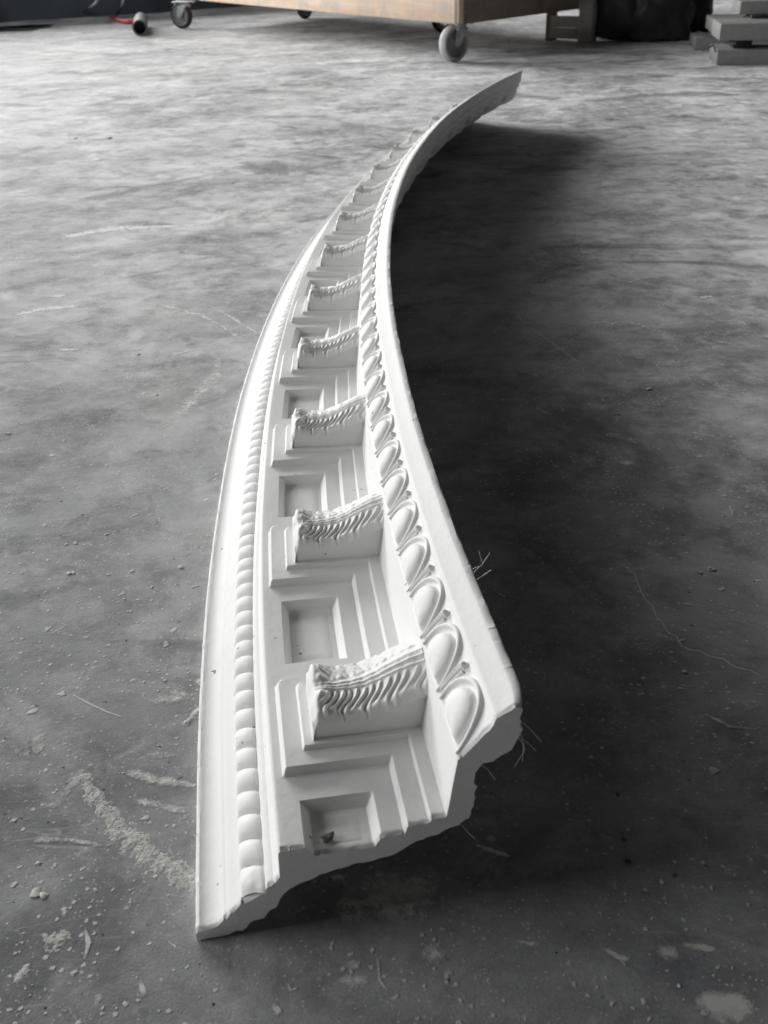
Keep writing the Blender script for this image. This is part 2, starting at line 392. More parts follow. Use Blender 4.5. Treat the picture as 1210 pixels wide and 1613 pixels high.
# rough outer arrises
for i in (2, 3, nface-2, nface-3, nface-4):
    nz = rng.normal(0, .16, len(t)); ch = (rng.random(len(t)) < .08)*rng.uniform(.15, .8, len(t))
    U[i] += (nz*.6-(ch if i > 10 else -ch)*.6); Z[i] += nz*.4-ch*.35
# broken near end: every across-line stops somewhere else
arc = np.concatenate([[0], np.cumsum(np.hypot(np.diff(U[:, 6]), np.diff(Z[:, 6])))])
jag = (np.sin(arc*.33)+np.sin(arc*.83+1)*.7+np.sin(arc*1.9+2)*.5)*.55+rng.normal(0, .35, len(arc))
jag = jag+1.0
jag[:nface] += (rng.random(nface) < .14)*rng.uniform(.5, 2.6, nface)
ufirst = U[:, 0]
jag += np.where((ufirst > 62) & (np.arange(len(ufirst)) < nface), (ufirst-62)*.03, 0)
wj = np.array([0, 1.0, .72, .5, .25, .1, .03])
jag[nface:] = .35+jag[nface:]*.22; jag[:nface] = .2+jag[:nface]*.42
for i in range(7): TT[:, i] += (jag*wj[i] if i else .3)
# the raised corner is worn round at the broken end
_wr = np.clip((t-T0)/16, 0, 1)
for _i in range(nface+4):
    if U[_i, 0] > 97: U[_i] -= (1-_wr)**1.5*(U[_i]-97)*.24; Z[_i] -= (1-_wr)**2*np.clip((U[_i]-99)/8, 0, 1)*1.6
# crumbled top arris at the broken end
chip = np.abs(np.sin(arc*.57+.3))*1.1+rng.random(len(arc))*.9
Z[:nface, 0] -= chip[:nface]*1.0; Z[:nface, 1] -= chip[:nface]*.5; Z[:nface, 2] -= chip[:nface]*.15
gr = rng.normal(0, .5, len(arc)-nface); U[nface:, 0] += gr; Z[nface:, 0] = np.maximum(.1, Z[nface:, 0]+rng.normal(0, .5, len(gr)))
jf = rng.normal(0, 1.2, len(arc)); TT[:, -1] += jf; TT[:, -2] += jf*.5
nu, ntt = U.shape
X = bend(U, TT-7*PITCH, Z).reshape(-1, 3)
faces = grid_faces(nu, ntt, 0, True)
body = obj_from('moulding_body', mesh('moulding_body', X, faces, M_PL, 33), cornice)
# broken / sawn end faces
def capface(col, name, roughn):
    P2 = [Vector((U[i, col], Z[i, col], 0)) for i in range(nu)]
    tris = geometry.tessellate_polygon([P2])
    bm = bmesh.new(); vs = [bm.verts.new(Vector(bend(U[i, col], TT[i, col]-7*PITCH, Z[i, col]))) for i in range(nu)]
    for tr in tris:
        try: bm.faces.new([vs[k] for k in tr])
        except Exception: pass
    bmesh.ops.recalc_face_normals(bm, faces=bm.faces)
    return obj_from(name, bm_mesh(name, bm, M_CUT), cornice)
cf = capface(0, 'broken_end', 1); cf['label'] = 'rough grey broken end face of the cornice nearest the camera'
capface(ntt-1, 'sawn_end', 0)

# coffer panels, one in each bay
def coffer_mesh(ta, tb, nm):
    us = np.linspace(11.4, 37.1, 8); ts = np.linspace(ta, tb, 12)
    v = []
    for i, u in enumerate(us):
        for j, tq in enumerate(ts):
            edge = i in (0, 7) or j in (0, 11)
            v.append(bend(u, tq, 45.8+(-.6 if edge else .32+.06*math.sin(u*.4+tq*.13))))
    return mesh(nm, v, grid_faces(8, 12), M_PL, 60)
cm = coffer_mesh(94.8, 148.7, 'coffer_panel')
cmn = coffer_mesh(T0+PITCH+3.0, 148.7, 'coffer_panel_cut')
for k in range(-1, 14):
    if k == 13: continue
    o = obj_from('coffer_panel', cmn if k == -1 else cm); place(o, k*PITCH)
    if k == -1: o['label'] = 'recessed panel cut through by the broken end'

# rope strands
def rope_mesh(seed, broken=False):
    rr = random.Random(seed); nx, nf = 15, 9; v = []
    e1 = np.array([12.1, 6.4]); L = np.hypot(*e1); e1 /= L; n1 = np.array([-e1[1], e1[0]]); c0 = np.array([-18.9, 24.2])
    amp = 4.3*(1+rr.uniform(-.05, .05))
    for i in range(nx):
        x = -1+2*i/(nx-1); xx = math.copysign(abs(x)**.9, x)
        g = -.15*(1+xx)**2/2+.10
        for j in range(nf):
            f = j/(nf-1)
            hh = amp*math.sqrt(max(0, 1-xx*xx))*(.44+.56*max(0, math.sin(math.pi*f**.9))**.7)-.25
            if broken: hh *= .80+.22*noise.noise(Vector((i*.3, j*.3, 3.3)))
            p = c0+e1*xx*6.9+n1*(hh-.15)
            v.append(bend(p[0], (f+g-.02)*16.32*1.0, p[1]))
    return mesh('rope_strand', v, grid_faces(nx, nf), M_PL, 75)
rms = [rope_mesh(s) for s in range(4)]
rbr = rope_mesh(9, True)
nrope = 0; tr = T0+1.6
while tr < T1-20:
    o = obj_from('rope_strand', rbr if nrope == 0 else rms[nrope % 4]); place(o, tr+rng.normal(0, .12))
    if nrope == 0: o['label'] = 'chipped rope strand at the broken end'
    tr += 16.32; nrope += 1

# egg, husk and dart
E1 = np.array([13.0, 13.9]); E1 /= np.hypot(*E1); EN = np.array([-E1[1], E1[0]]); E0 = np.array([79.0, 94.2])
def slope(tq, wq, hq):
    p = E0+E1*wq+EN*hq; return bend(p[0], tq, p[1])
def egg_mesh():
    v = []; f = []; nr, na = 9, 28
    ctl = [(-14.0, -.6), (-5, -.9), (7, -.6), (14.2, 2.6), (15.6, 9.2), (11, 14.8), (3, 17.6), (-5, 16.0), (-10.8, 11.0), (-13.8, 4.6)]
    outl = []
    for j in range(na):
        q = j/na*len(ctl); i0 = int(q); f_ = q-i0; P_ = [np.array(ctl[(i0+d_) % len(ctl)]) for d_ in (-1, 0, 1, 2)]
        outl.append(.5*(2*P_[1]+(P_[2]-P_[0])*f_+(2*P_[0]-5*P_[1]+4*P_[2]-P_[3])*f_**2+(-P_[0]+3*P_[1]-3*P_[2]+P_[3])*f_**3))
    for i in range(nr):
        rho = i/(nr-1)
        for j in range(na):
            x = 1.5+(outl[j][0]-1.5)*rho; wv = 7.8+(outl[j][1]-7.8)*rho
            v.append(slope(x, wv, 4.7*math.sqrt(max(0, 1-rho**2.4))-.45))
    for i in range(nr-1):
        for j in range(na): f.append((i*na+j, (i+1)*na+j, (i+1)*na+(j+1) % na, i*na+(j+1) % na))
    return mesh('egg', v, f, M_PL, 80)
def ridge_mesh(name, path, width, height):
    """rounded ridge following (t,w) points"""
    v = []; n = len(path); k = 7
    for i, (x, wv) in enumerate(path):
        a = path[max(0, i-1)]; b_ = path[min(n-1, i+1)]; tx, ty = b_[0]-a[0], b_[1]-a[1]; l = math.hypot(tx, ty); nx_, ny_ = -ty/l, tx/l
        for j in range(k):
            q = -1+2*j/(k-1)
            v.append(slope(x+nx_*q*width[i], wv+ny_*q*width[i], height[i]*math.sqrt(1-q*q)-.35))
    return v, grid_faces(n, k)
hc = [(-18.8, -2.2), (-17.6, 2.5), (-15.4, 8), (-11.6, 13.8), (-6.2, 18.2), (.5, 20.4), (7.5, 20.0), (13.6, 17.2), (18.2, 12.4), (20.2, 7), (20.2, 2.2), (19.2, -1.5)]
hp = []
for i in range(len(hc)-1):
    P_ = [np.array(hc[max(0, min(len(hc)-1, i+d_))]) for d_ in (-1, 0, 1, 2)]
    for q in range(4):
        f_ = q/4; hp.append(tuple(.5*(2*P_[1]+(P_[2]-P_[0])*f_+(2*P_[0]-5*P_[1]+4*P_[2]-P_[3])*f_**2+(-P_[0]+3*P_[1]-3*P_[2]+P_[3])*f_**3)))
hp.append(hc[-1])
hw = [1.0+.65*min(1, max(0, p_[1])/14) for p_ in hp]; hh_ = [1.3+1.25*min(1, max(0, p_[1])/13) for p_ in hp]
hv, hf = ridge_mesh('egg_husk', hp, hw, hh_)
husk_me = mesh('egg_husk', hv, hf, M_PL, 80)
def dart_mesh():
    V, F = [], []
    def addr(path, wd_, ht):
        v, f = ridge_mesh('d', path, wd_, ht); o_ = len(V); V.extend(v); F.extend([tuple(q+o_ for q in g) for g in f])
    n = 14; ws = [.5+15.5*i/(n-1) for i in range(n)]
    addr([(.6+1.4*min(1, q/9), q) for q in ws], [.5+.3*i/(n-1) for i in range(n)], [1.7+.5*i/(n-1) for i in range(n)])
    for s in (-1, 1):
        addr([(.6+1.4*min(1, q/9)+s*(1.7+1.3*q/17), q) for q in ws], [.6+.35*i/(n-1) for i in range(n)], [1.4+.5*i/(n-1) for i in range(n)])
    o_ = len(V); nr, na = 6, 14
    for i in range(nr):
        rho = i/(nr-1)
        for j in range(na):
            a = 2*math.pi*j/na; V.append(slope(2.0+2.3*rho*math.cos(a), 17.6+2.1*rho*math.sin(a), 3.6*math.sqrt(1-rho*rho)-.3))
    for i in range(nr-1):
        for j in range(na): F.append((o_+i*na+j, o_+(i+1)*na+j, o_+(i+1)*na+(j+1) % na, o_+i*na+(j+1) % na))
    return mesh('dart', V, F, M_PL, 80)
egg_me, dart_me = egg_mesh(), dart_mesh()
EP = 44.2; n = 0; te = -23.5
while te < T1-16:
    eo = obj_from('egg', egg_me); place(eo, te+rng.normal(0, .25)); eo.scale = (1, 1, 1)
    ho = obj_from('egg_husk', husk_me); place(ho, te)
    if te+EP/2 < T1-5:
        do = obj_from('dart', dart_me); place(do, te+EP/2)
    te += EP; n += 1

# bracket: block and acanthus leaf
BU0, BU1, BT0, BT1 = 17.6, 76.5, 17.4, 58.4
def side_z(u): return np.interp(u, [17, 20, 24, 30, 38, 46, 52, 60, 68, 77], [68.5, 73.2, 73.6, 71.6, 71.0, 71.9, 73.8, 77.2, 80.2, 82.6])
def block_mesh():
    # rounded outline in (u, t) swept up, top follows the leaf
    us = np.linspace(BU0, BU1, 40); v = []; f = []; r_ = 1.6
    ring = []
    for u in us: ring.append((u, BT0+(r_-math.sqrt(max(0, r_*r_-max(0, BU0+r_-u)**2)))))
    ring2 = [(u, BT1-(a-BT0)) for u, a in ring][::-1]
    ring = ring+ring2; n_ = len(ring)
    zs = [0, .5, .85, 1]
    for q in zs:
        for u, tq in ring:
            z1 = float(side_z(u))-1.6
            v.append(bend(u, tq, 57.6+(z1-57.6)*q))
    for i in range(3):
        for j in range(n_-1): f.append((i*n_+j, i*n_+j+1, (i+1)*n_+j+1, (i+1)*n_+j))
        f.append((i*n_+n_-1, i*n_, (i+1)*n_, (i+1)*n_+n_-1))
    h_ = n_//2
    for j in range(h_-1): f.append((3*n_+j, 3*n_+j+1, 3*n_+n_-2-j, 3*n_+n_-1-j))
    return mesh('bracket_block', v, f, M_PL, 40)
def leaf_mesh():
    NU, NV = 230, 170; u = np.linspace(16.6, 77.0, NU)[:, None]; a = np.linspace(-1.04, 1.04, NV)[None, :]
    u = u+0*a; a = a+0*u; s = np.abs(a)
    crown = np.interp(u, [17, 24, 32, 45, 60, 77], [1.8, 2.2, 3.3, 4.6, 6.6, 8.6])
    z = side_z(u)+crown*(1-s**1.35)
    # three lines of the mid rib
    gg = np.interp(u, [20, 40, 77], [.30, .62, 1.15])
    sa = -a
    rib = np.exp(-((sa+.08)/.05)**2)*.5+np.exp(-((sa-.10*gg)/.036)**2)*.6+np.exp(-((sa-.28*gg)/.038)**2)*.75
    flare = np.interp(u, [17, 21, 28, 77], [.0, .4, 1, 1.1])
    z = z+rib*flare
    # lobes sweep from the rib to the edge and forward
    s0 = .05+.27*gg; q = np.clip((s-s0)/(1-s0), 0, 1); sm = q*q*(3-2*q)
    pitch = 13.2; sl = 6.5*(1-sm)+1.1*np.sin(2*math.pi*q)*(.4+.6*q)
    uu = np.interp(u-sl, [8, 22.5, 33.0, 44.5, 57.5, 73, 90], [-1, 0, 1, 2, 3, 4, 5]); fr = uu-np.floor(uu); idx = np.floor(uu)
    fr = np.clip(fr, 0, 1)
    prof = np.power(np.maximum(np.sin(math.pi*fr), 0), .33)
    prof = prof+(1-prof)*np.clip((s-.86)/.08, 0, 1)*.7
    grow = np.clip((s-s0)/.10, 0, 1)
    lob = 1.9*prof+1.05*np.exp(-((fr-.17)/.075)**2)+.85*np.exp(-((fr-.86)/.06)**2)+.9*np.exp(-((fr-.50-.06*(1-q))/.07)**2)*np.clip((.86-q)/.25, 0, 1)
    lob = lob-.9*np.exp(-((fr-.33)/.07)**2)*np.clip((.9-q)/.3, 0, 1)-.7*np.exp(-((fr-.70)/.07)**2)*np.clip((.85-q)/.3, 0, 1)+.9*np.sin(math.pi*fr)*np.exp(-((q-.82)/.13)**2)
    lobemask = np.clip((u-21.5-.0*sl)/3.0, 0, 1)
    farside = np.where(a > 0, .38, 1.0); z = z+(lob-1.3)*.82*grow*lobemask*farside+np.where(a > 0, .5*np.sin(math.pi*fr)*grow, 0)
    # scalloped outline with rolled edge
    over = np.clip((s-.90)/.14, 0, 1)
    z = z-over**2.2*3.4
    # curled tip: two bulbs with a hollow between, rolling over in front
    tip = np.exp(-((u-20.8)/3.4)**2)
    z = z+tip*(1.5*np.exp(-((s-.58)/.30)**2)+.9-1.5*np.exp(-(s/.24)**2))
    z = z+1.3*np.exp(-((u-24.5)/2.2)**2)*np.exp(-((s-.30)/.14)**2)
    fall = np.clip((21.2-u)/4.5, 0, 1); z = z-(1-np.sqrt(np.maximum(0, 1-fall**2)))*9.5
    z = z+.10*wav(u*.9, a*9, 1.0)
    uo = u+0*z; uo = uo-1.0*np.exp(-((z-70.0)/4.0)**2)*(u < 18.2)
    ps = np.power(np.maximum(np.sin(math.pi*fr), 0), .5)
    bul = np.clip((s-.5)/.5, 0, 1)*((ps-.9)*.5)*lobemask*np.clip((77-u)/3+.2, 0, 1)
    tt_ = (BT0+BT1)/2+a*((BT1-BT0)/2+.75)+np.sign(a)*bul
    X_ = bend(uo, tt_, z).reshape(-1, 3)
    v = list(map(tuple, X_)); f = grid_faces(NU, NV)
    # front skirt so that the rolled tip has thickness
    o_ = len(v)
    for j in range(NV):
        p = X_[j].copy(); p[0] += .0012; p[2] -= .004; v.append(tuple(p))
    for j in range(NV-1): f.append((j, j+1, o_+j+1, o_+j))
    return mesh('acanthus_leaf', v, f, M_PL, 179)
blk_me, leaf_me = block_mesh(), leaf_mesh()
for k in range(0, 14):
    bo = obj_from('bracket', blk_me); place(bo, k*PITCH)
    lo = obj_from('acanthus_leaf', leaf_me, bo)

# loose glass fibres sticking out of the plaster
def fibre(pts, r_=.00010):
    bm = bmesh.new(); add_tube(bm, pts, r_, 5)
    o = obj_from('fibre', bm_mesh('fibre', bm, M_FIB)); o.parent = cornice; o.matrix_parent_inverse = CMI
def onring(u, t_, z):
    p, r_ = frame(t_); return p+Matrix.Rotation(r_, 3, 'Z') @ Vector((u/1000, 0, z/1000))
for u, tq, z, d1, d2 in ((107, 62, 117, (10, 8, 7), (15, 10, 14)), (107, 57, 116, (8, 3, 5), (14, 4, 9)), (107, 68, 117, (12, 1, 4), (9, 14, 9)), (105, -45, 104, (3, -4, -9), (2, -7, -20)), (104, -45, 101, (6, -3, -10), (-2, -10, -17)),
                         (106, -44, 108, (8, -2, -8), (13, -4, -14)), (82, -46, 66, (-4, -4, 4), (-7, -6, 6)), (79, -46, 52, (5, -4, -4), (9, -7, -6)), (107, 210, 117, (3, 2, 4), (5, 3, 6)), (107, 420, 117, (3, 1, 2), (5, 3, 3)), (103, -44, 99, (9, -1, -3), (14, -3, -9)), (88, -45, 86, (6, -3, -3), (9, -5, -8))):
    p0 = onring(u, tq, z); fibre([p0, p0+Vector(d1)/1000*.35+Vector((0, 0, .0005)), p0+Vector(d1)/1000*.65, p0+Vector(d2)/1000*.7])

# ------------------------------------------------------------ crumbs, grit and powder on the floor
def crumb_bm(bm, size, seed, flat=.6, loc=Vector((0, 0, 0)), sub=2, lump=.55):
    r_ = random.Random(seed); n0 = len(bm.verts)
    g = bmesh.ops.create_icosphere(bm, subdivisions=sub, radius=1.0); off = Vector((r_.uniform(0, 50), r_.uniform(0, 50), r_.uniform(0, 50)))
    sc = Vector((r_.uniform(.75, 1.25), r_.uniform(.75, 1.25), flat*r_.uniform(.8, 1.15))); rz = Matrix.Rotation(r_.uniform(0, 6.28), 3, 'Z')
    lo = 1e9
    for v in g['verts']:
        d = v.co.normalized(); k = 1+lump*noise.noise(d*1.4+off)*1.4+lump*.5*noise.noise(d*3.6+off)
        v.co = rz @ Vector((d.x*sc.x, d.y*sc.y, d.z*sc.z))*k*size; lo = min(lo, v.co.z)
    for v in g['verts']: v.co.z -= lo+size*.08; v.co += loc
CR = [ # px, py, radius mm, pieces, label, material
 (113, 903, 2.5, 3, 'biggest knobbly white crumb left of the cornice, a clump of three', M_CR), (119, 855, 1.9, 1, 'smooth oval white crumb above the knobbly clump at far left', M_CR), (104, 858, 1.3, 1, 'thin sliver of plaster touching the smooth oval crumb', M_CR),
 (285, 894, 2.2, 1, 'blocky white crumb nearest the cornice halfway up its left side', M_CR), (307, 924, 1.7, 2, 'flat two-lobed crumb just below the blocky crumb by the cornice', M_CR), (168, 842, 1.2, 1, 'grey crumb above the middle of the crumbs left of the cornice', M_CR),
 (208, 900, 1.5, 1, 'rounded crumb in the middle of the left crumb field', M_CR), (170, 905, 1.1, 1, 'tiny crumb left of the rounded middle crumb', M_CR), (240, 925, 1.1, 1, 'tiny crumb between the rounded and the blocky crumb', M_CR),
 (196, 944, 1.1, 1, 'pale pea of plaster lowest but one in the left crumb field', M_CR), (203, 963, 1.5, 2, 'wide low crumb at the foot of the left crumb field', M_CR), (130, 810, 1.1, 1, 'small crumb high above the smooth oval crumb', M_CR),
 (95, 789, 1.3, 1, 'small rounded crumb at far left above all the oval ones', M_CR), (13, 683, 1.9, 1, 'lone oval crumb at the left edge of the picture', M_CR), (260, 1072, 1.3, 1, 'small crumb with dark side beside the powdered floor left of the cornice', M_CR),
 (62, 1409, 3.0, 2, 'large torn white flake on the floor at lower left', M_CR), (60, 1360, 1.1, 1, 'small crumb above the large torn flake', M_CR), (245, 1381, 1.0, 1, 'small crumb at the lower edge of the long powder trail', M_CR),
 (1101, 902, 2.1, 3, 'left part of the white crumb pair on the right floor', M_CR), (1119, 897, 2.3, 3, 'right part of the white crumb pair on the right floor', M_CR), (1078, 1058, 1.8, 2, 'white crumb above the end of the floor crack', M_CR),
 (948, 1178, 1.1, 1, 'upper of two rice-shaped crumbs right of the broken end', M_CR), (931, 1193, 1.0, 1, 'lower of two rice-shaped crumbs right of the broken end', M_CR), (977, 1250, 1.7, 2, 'pale grey crumb below the rice-shaped pair', M_CHIP),
 (978, 1322, 1.6, 2, 'grey crumb above the square chip in the dark floor', M_CHIP), (989, 1307, .8, 1, 'tiny crumb between the two grey crumbs on the dark floor', M_CR), (989, 1356, 1.9, 1, 'square pale chip on the dark floor at lower right', M_CHIP),
 (1043, 1389, 1.1, 1, 'round white grain right of the square chip', M_CR), (970, 652, 2.4, 2, 'flat white crumb high on the right floor beside the shadow', M_CR), (1022, 613, 2.8, 1, 'long smear-like flake uppermost on the right floor', M_CR),
 (1062, 857, 1.1, 1, 'right hand crumb of a small pair above the white crumb pair', M_CR), (1041, 857, 1.1, 1, 'left hand crumb of a small pair above the white crumb pair', M_CR), (852, 920, 1.4, 1, 'crumb in the deep shadow right of the fibres', M_CR),
 (722, 789, 1.3, 1, 'crumb close to the raised edge in the shadow', M_CR), (1070, 1553, 1.0, 1, 'white grain near the bottom right dust patch', M_CR), (218, 558, 1.8, 1, 'crumb on the lit floor beside the pale tyre mark', M_CR),
 (246, 622, 1.8, 1, 'crumb just under the pale tyre mark', M_CR), (119, 218, 4.5, 1, 'grey stone alone on the far lit floor', M_CR), (172, 218, 7.0, 1, 'flat white plaster flake beside the grey stone', M_CR),
 (383, 226, 3.0, 1, 'white crumb left of the dark spot on the far floor', M_CR), (854, 181, 4.0, 1, 'white crumb right of the far tip of the cornice', M_CR), (986, 104, 5.0, 1, 'white crumb on the floor between trolley and steel beams', M_CR)]
for i, (px, py, r_, nn, lab, m_) in enumerate(CR):
    p = at(px, py); bm = bmesh.new(); rr = random.Random(i+100)
    for q in range(nn):
        off = Vector((rr.uniform(-1, 1), rr.uniform(-.6, .6), 0))*r_*.001*(.95 if nn > 1 else 0)
        crumb_bm(bm, r_*.001*(1 if nn == 1 else rr.uniform(.55, .8)), i*7+q, .24, off)
    o = obj_from('plaster_crumb', bm_mesh('plaster_crumb', bm, m_, 50), None, p)
    tag(o, lab, 'crumb', 'plaster crumbs scattered on the floor')
# the dark chip in the cut coffer and flecks on the flat rim
pz = at(517, 1322, .0462); bm = bmesh.new(); crumb_bm(bm, .0024, 5, .45, lump=.8)
tag(obj_from('grey_chip', bm_mesh('grey_chip', bm, M_CHIP, 30), None, pz), 'dark grey triangular chip lying in the recessed panel at the broken end', 'chip')
bm = bmesh.new(); crumb_bm(bm, .0013, 8, .4, lump=.8)
tag(obj_from('plaster_crumb', bm_mesh('plaster_crumb', bm, M_CR, 30), None, at(338, 1058, .0086)), 'fleck of plaster lying on the flat rim of the cornice', 'crumb')
# uncountable grit
bm = bmesh.new()
def grit(n_, boxpx, smin, smax, seed):
    r_ = random.Random(seed)
    for i in range(n_):
        px = r_.uniform(boxpx[0], boxpx[2]); py = r_.uniform(boxpx[1], boxpx[3]); p = at(px, py)
        if noise.noise(Vector((p.x*22, p.y*22, 3))) < r_.uniform(-.2, .25): continue
        rad = abs(p.x-RC.x)**2+(p.y-RC.y)**2; rad = math.sqrt(rad)*1000
        if RAD-112 < rad < RAD+50 and p.y > .33: continue
        crumb_bm(bm, (smin+(smax-smin)*r_.random()**2.2)*.001, i+seed*991, .28, p, sub=1)
grit(700, (0, 1150, 1210, 1613), .12, .42, 3); grit(200, (0, 1380, 330, 1613), .15, .6, 4); grit(300, (0, 760, 340, 1400), .15, .5, 5); grit(420, (650, 560, 1210, 1150), .25, .7, 6); grit(260, (0, 300, 1210, 760), .5, 1.4, 7)
grit(160, (170, 1000, 320, 1240), .3, .9, 12)
tag(obj_from('plaster_grit', bm_mesh('plaster_grit', bm, M_CR, 40)), 'fine pale plaster grit strewn over the concrete floor', 'grit', kind='stuff')
bm = bmesh.new(); grit(90, (0, 800, 340, 1613), .25, .7, 21); grit(60, (700, 600, 1210, 1613), .3, .7, 22)
tag(obj_from('dark_grit', bm_mesh('dark_grit', bm, M_DK, 40)), 'dark specks of grit strewn over the concrete floor', 'grit', kind='stuff')
# powder with real relief: heaps following paths of photo spots
def heap(path, lab, hmax, seed, step=.0006):
    pts = [(at(x, y), r_*.001) for x, y, r_ in path]
    x0 = min(p.x-r_ for p, r_ in pts)-.004; x1 = max(p.x+r_ for p, r_ in pts)+.004; y0 = min(p.y-r_ for p, r_ in pts)-.004; y1 = max(p.y+r_ for p, r_ in pts)+.004
    nx, ny = int((x1-x0)/step)+2, int((y1-y0)/step)+2
    bm = bmesh.new(); gv = {}
    H = {}
    for i in range(nx):
        for j in range(ny):
            x, y = x0+i*step, y0+j*step; best = -9
            for (p, r_), (q, s_) in zip(pts, pts[1:] if len(pts) > 1 else pts):
                d = q-p; tt_ = 0 if d.length < 1e-6 else max(0, min(1, ((x-p.x)*d.x+(y-p.y)*d.y)/d.length_squared))
                c_ = p+d*tt_; rr = r_+(s_-r_)*tt_; best = max(best, 1-math.hypot(x-c_.x, y-c_.y)/rr)
            n1_ = noise.fractal(Vector((x*150, y*150, seed)), 1.0, 2.2, 4); n2_ = noise.noise(Vector((x*900, y*900, seed)))
            H[i, j] = (best-.35+n1_*.75)*hmax*.55+n2_*hmax*.28
    for i in range(nx-1):
        for j in range(ny-1):
            if max(H[i, j], H[i+1, j], H[i, j+1], H[i+1, j+1]) > 0:
                vs = []
                for a_ in ((i, j), (i+1, j), (i+1, j+1), (i, j+1)):
                    if a_ not in gv: gv[a_] = bm.verts.new((x0+a_[0]*step, y0+a_[1]*step, max(-.0006, H[a_])))
                    vs.append(gv[a_])
                bm.faces.new(vs)
    tag(obj_from('plaster_powder', bm_mesh('plaster_powder', bm, M_PW, 70)), lab, 'powder', 'spilled plaster powder', 'stuff')
heap([(132, 1222, 4), (160, 1275, 7), (205, 1325, 10), (250, 1362, 9.5), (306, 1392, 8.5)], 'long trail of pale plaster powder running into the left edge of the cornice', .0011, 1.0)
heap([(92, 1482, 7.5)], 'round patch of crushed plaster at lower left', .0013, 2.0)
heap([(300, 1132, 6), (312, 1122, 6)], 'pale heap of plaster powder against the left edge of the cornice', .0022, 3.0)
heap([(316, 1075, 4.5), (322, 1068, 4)], 'small grey heap of powder touching the cornice rim above the pale heap', .0026, 4.0)
heap([(272, 1092, 3)], 'thin dab of powder left of the small grey heap', .0010, 5.0)
heap([(30, 1545, 3), (42, 1525, 3)], 'short streak of crushed plaster in the lower left corner', .0009, 6.0)

# flat dust marks worn into the floor (parts of the floor)
MZ = [0]
def nextz():
    MZ[0] += 1; return .00012+MZ[0]*.000004
def mark(path, name='dust_mark', z=None, amp=.35, base=.0):
    """path of (px, py, halfwidth mm)"""
    z = nextz(); pts = [(at(x, y), h_*.001) for x, y, h_ in path]
    # resample
    dense = []
    for (p, a_), (q, b_) in zip(pts, pts[1:]):
        m_ = max(2, int((q-p).length/.004))
        for i in range(m_): dense.append((p+(q-p)*i/m_, a_+(b_-a_)*i/m_))
    dense.append(pts[-1]); v = []; ed = []; K = 7; n_ = len(dense)
    for i, (p, w_) in enumerate(dense):
        d = dense[min(n_-1, i+1)][0]-dense[max(0, i-1)][0]; d.normalize(); nn = Vector((-d.y, d.x, 0)); tt_ = i/(n_-1)
        for j in range(K):
            q = -1+2*j/(K-1); pp = p+nn*w_*q
            v.append((pp.x, pp.y, z)); e_ = (1-q*q)*min(1, 6*min(tt_, 1-tt_)+.05); ed.append(base+amp*2*e_)
    me = mesh(name, v, grid_faces(n_, K), M_DU)
    at_ = me.attributes.new('edge', 'FLOAT', 'POINT'); at_.data.foreach_set('value', ed)
    return obj_from(name, me, floor)
def blob(px, py, rx, ry, amp=.4, rot=0):
    z = nextz(); c_ = at(px, py); v = [(c_.x, c_.y, z)]; ed = [amp*2]; f = []; n_ = 28; R_ = 5
    for i in range(1, R_+1):
        for j in range(n_):
            a = 2*math.pi*j/n_; rr = i/R_*(1+.25*noise.noise(Vector((math.cos(a)*1.5+px, math.sin(a)*1.5, py))))
            x, y = math.cos(a)*rx*rr*.001, math.sin(a)*ry*rr*.001
            v.append((c_.x+x*math.cos(rot)-y*math.sin(rot), c_.y+x*math.sin(rot)+y*math.cos(rot), z)); ed.append(amp*2*(1-(i/R_)**2))
    for j in range(n_):
        f.append((0, 1+j, 1+(j+1) % n_))
        for i in range(R_-1): f.append((1+i*n_+j, 1+(i+1)*n_+j, 1+(i+1)*n_+(j+1) % n_, 1+i*n_+(j+1) % n_))
    me = mesh('dust_mark', v, f, M_DU); at_ = me.attributes.new('edge', 'FLOAT', 'POINT'); at_.data.foreach_set('value', ed)
    return obj_from('dust_mark', me, floor)
# hairline crack at right, scratches, tyre arc
ck = mark([(965, 880, .4), (985, 893, .5), (1000, 905, .5), (1004, 916, .5), (1010, 932, .55), (1016, 943, .5), (1028, 955, .6), (1033, 970, .55), (1044, 982, .6), (1052, 996, .55), (1066, 1003, .6), (1074, 1018, .6), (1088, 1024, .65), (1104, 1026, .7), (1115, 1033, .7), (1140, 1038, .8), (1156, 1050, .8), (1182, 1056, .8), (1215, 1074, .8)], 'hairline_crack', None, 1.2)
ck['label'] = 'pale hairline crack wandering over the right floor'
mark([(800, 485, .8), (835, 515, 1.2), (870, 540, .8), (930, 585, .6)], amp=.45)
mark([(640, 502, 1.2), (665, 508, 1)], amp=.4)
mark([(110, 1092, .4), (140, 1108, .7), (170, 1122, .5), (195, 1130, .4)], amp=.7)
mark([(78, 1000, .4), (105, 985, .5)], amp=.5)
tm = mark([(238, 684, 5), (262, 668, 8), (290, 645, 11), (318, 615, 12), (340, 592, 11), (346, 572, 9), (335, 560, 6)], amp=.26); tm['label'] = 'curved pale tyre mark left of the cornice'
mark([(225, 478, 3), (270, 484, 7), (320, 498, 6), (360, 520, 4), (395, 545, 4)], amp=.28)
mark([(325, 478, 3), (365, 500, 4), (415, 530, 4)], amp=.30)
mark([(70, 382, 9), (120, 370, 16), (180, 360, 22), (240, 358, 14), (300, 355, 9), (350, 353, 5)], amp=.42)
mark([(10, 500, 6), (60, 488, 12), (140, 480, 7)], amp=.40); mark([(75, 466, 9), (105, 466, 9)], amp=.40)
mark([(0, 412, 10), (80, 400, 16), (150, 408, 8)], amp=.16)
mark([(265, 560, 5), (315, 550, 6)], amp=.32); mark([(90, 552, 5), (130, 550, 5)], amp=.35)
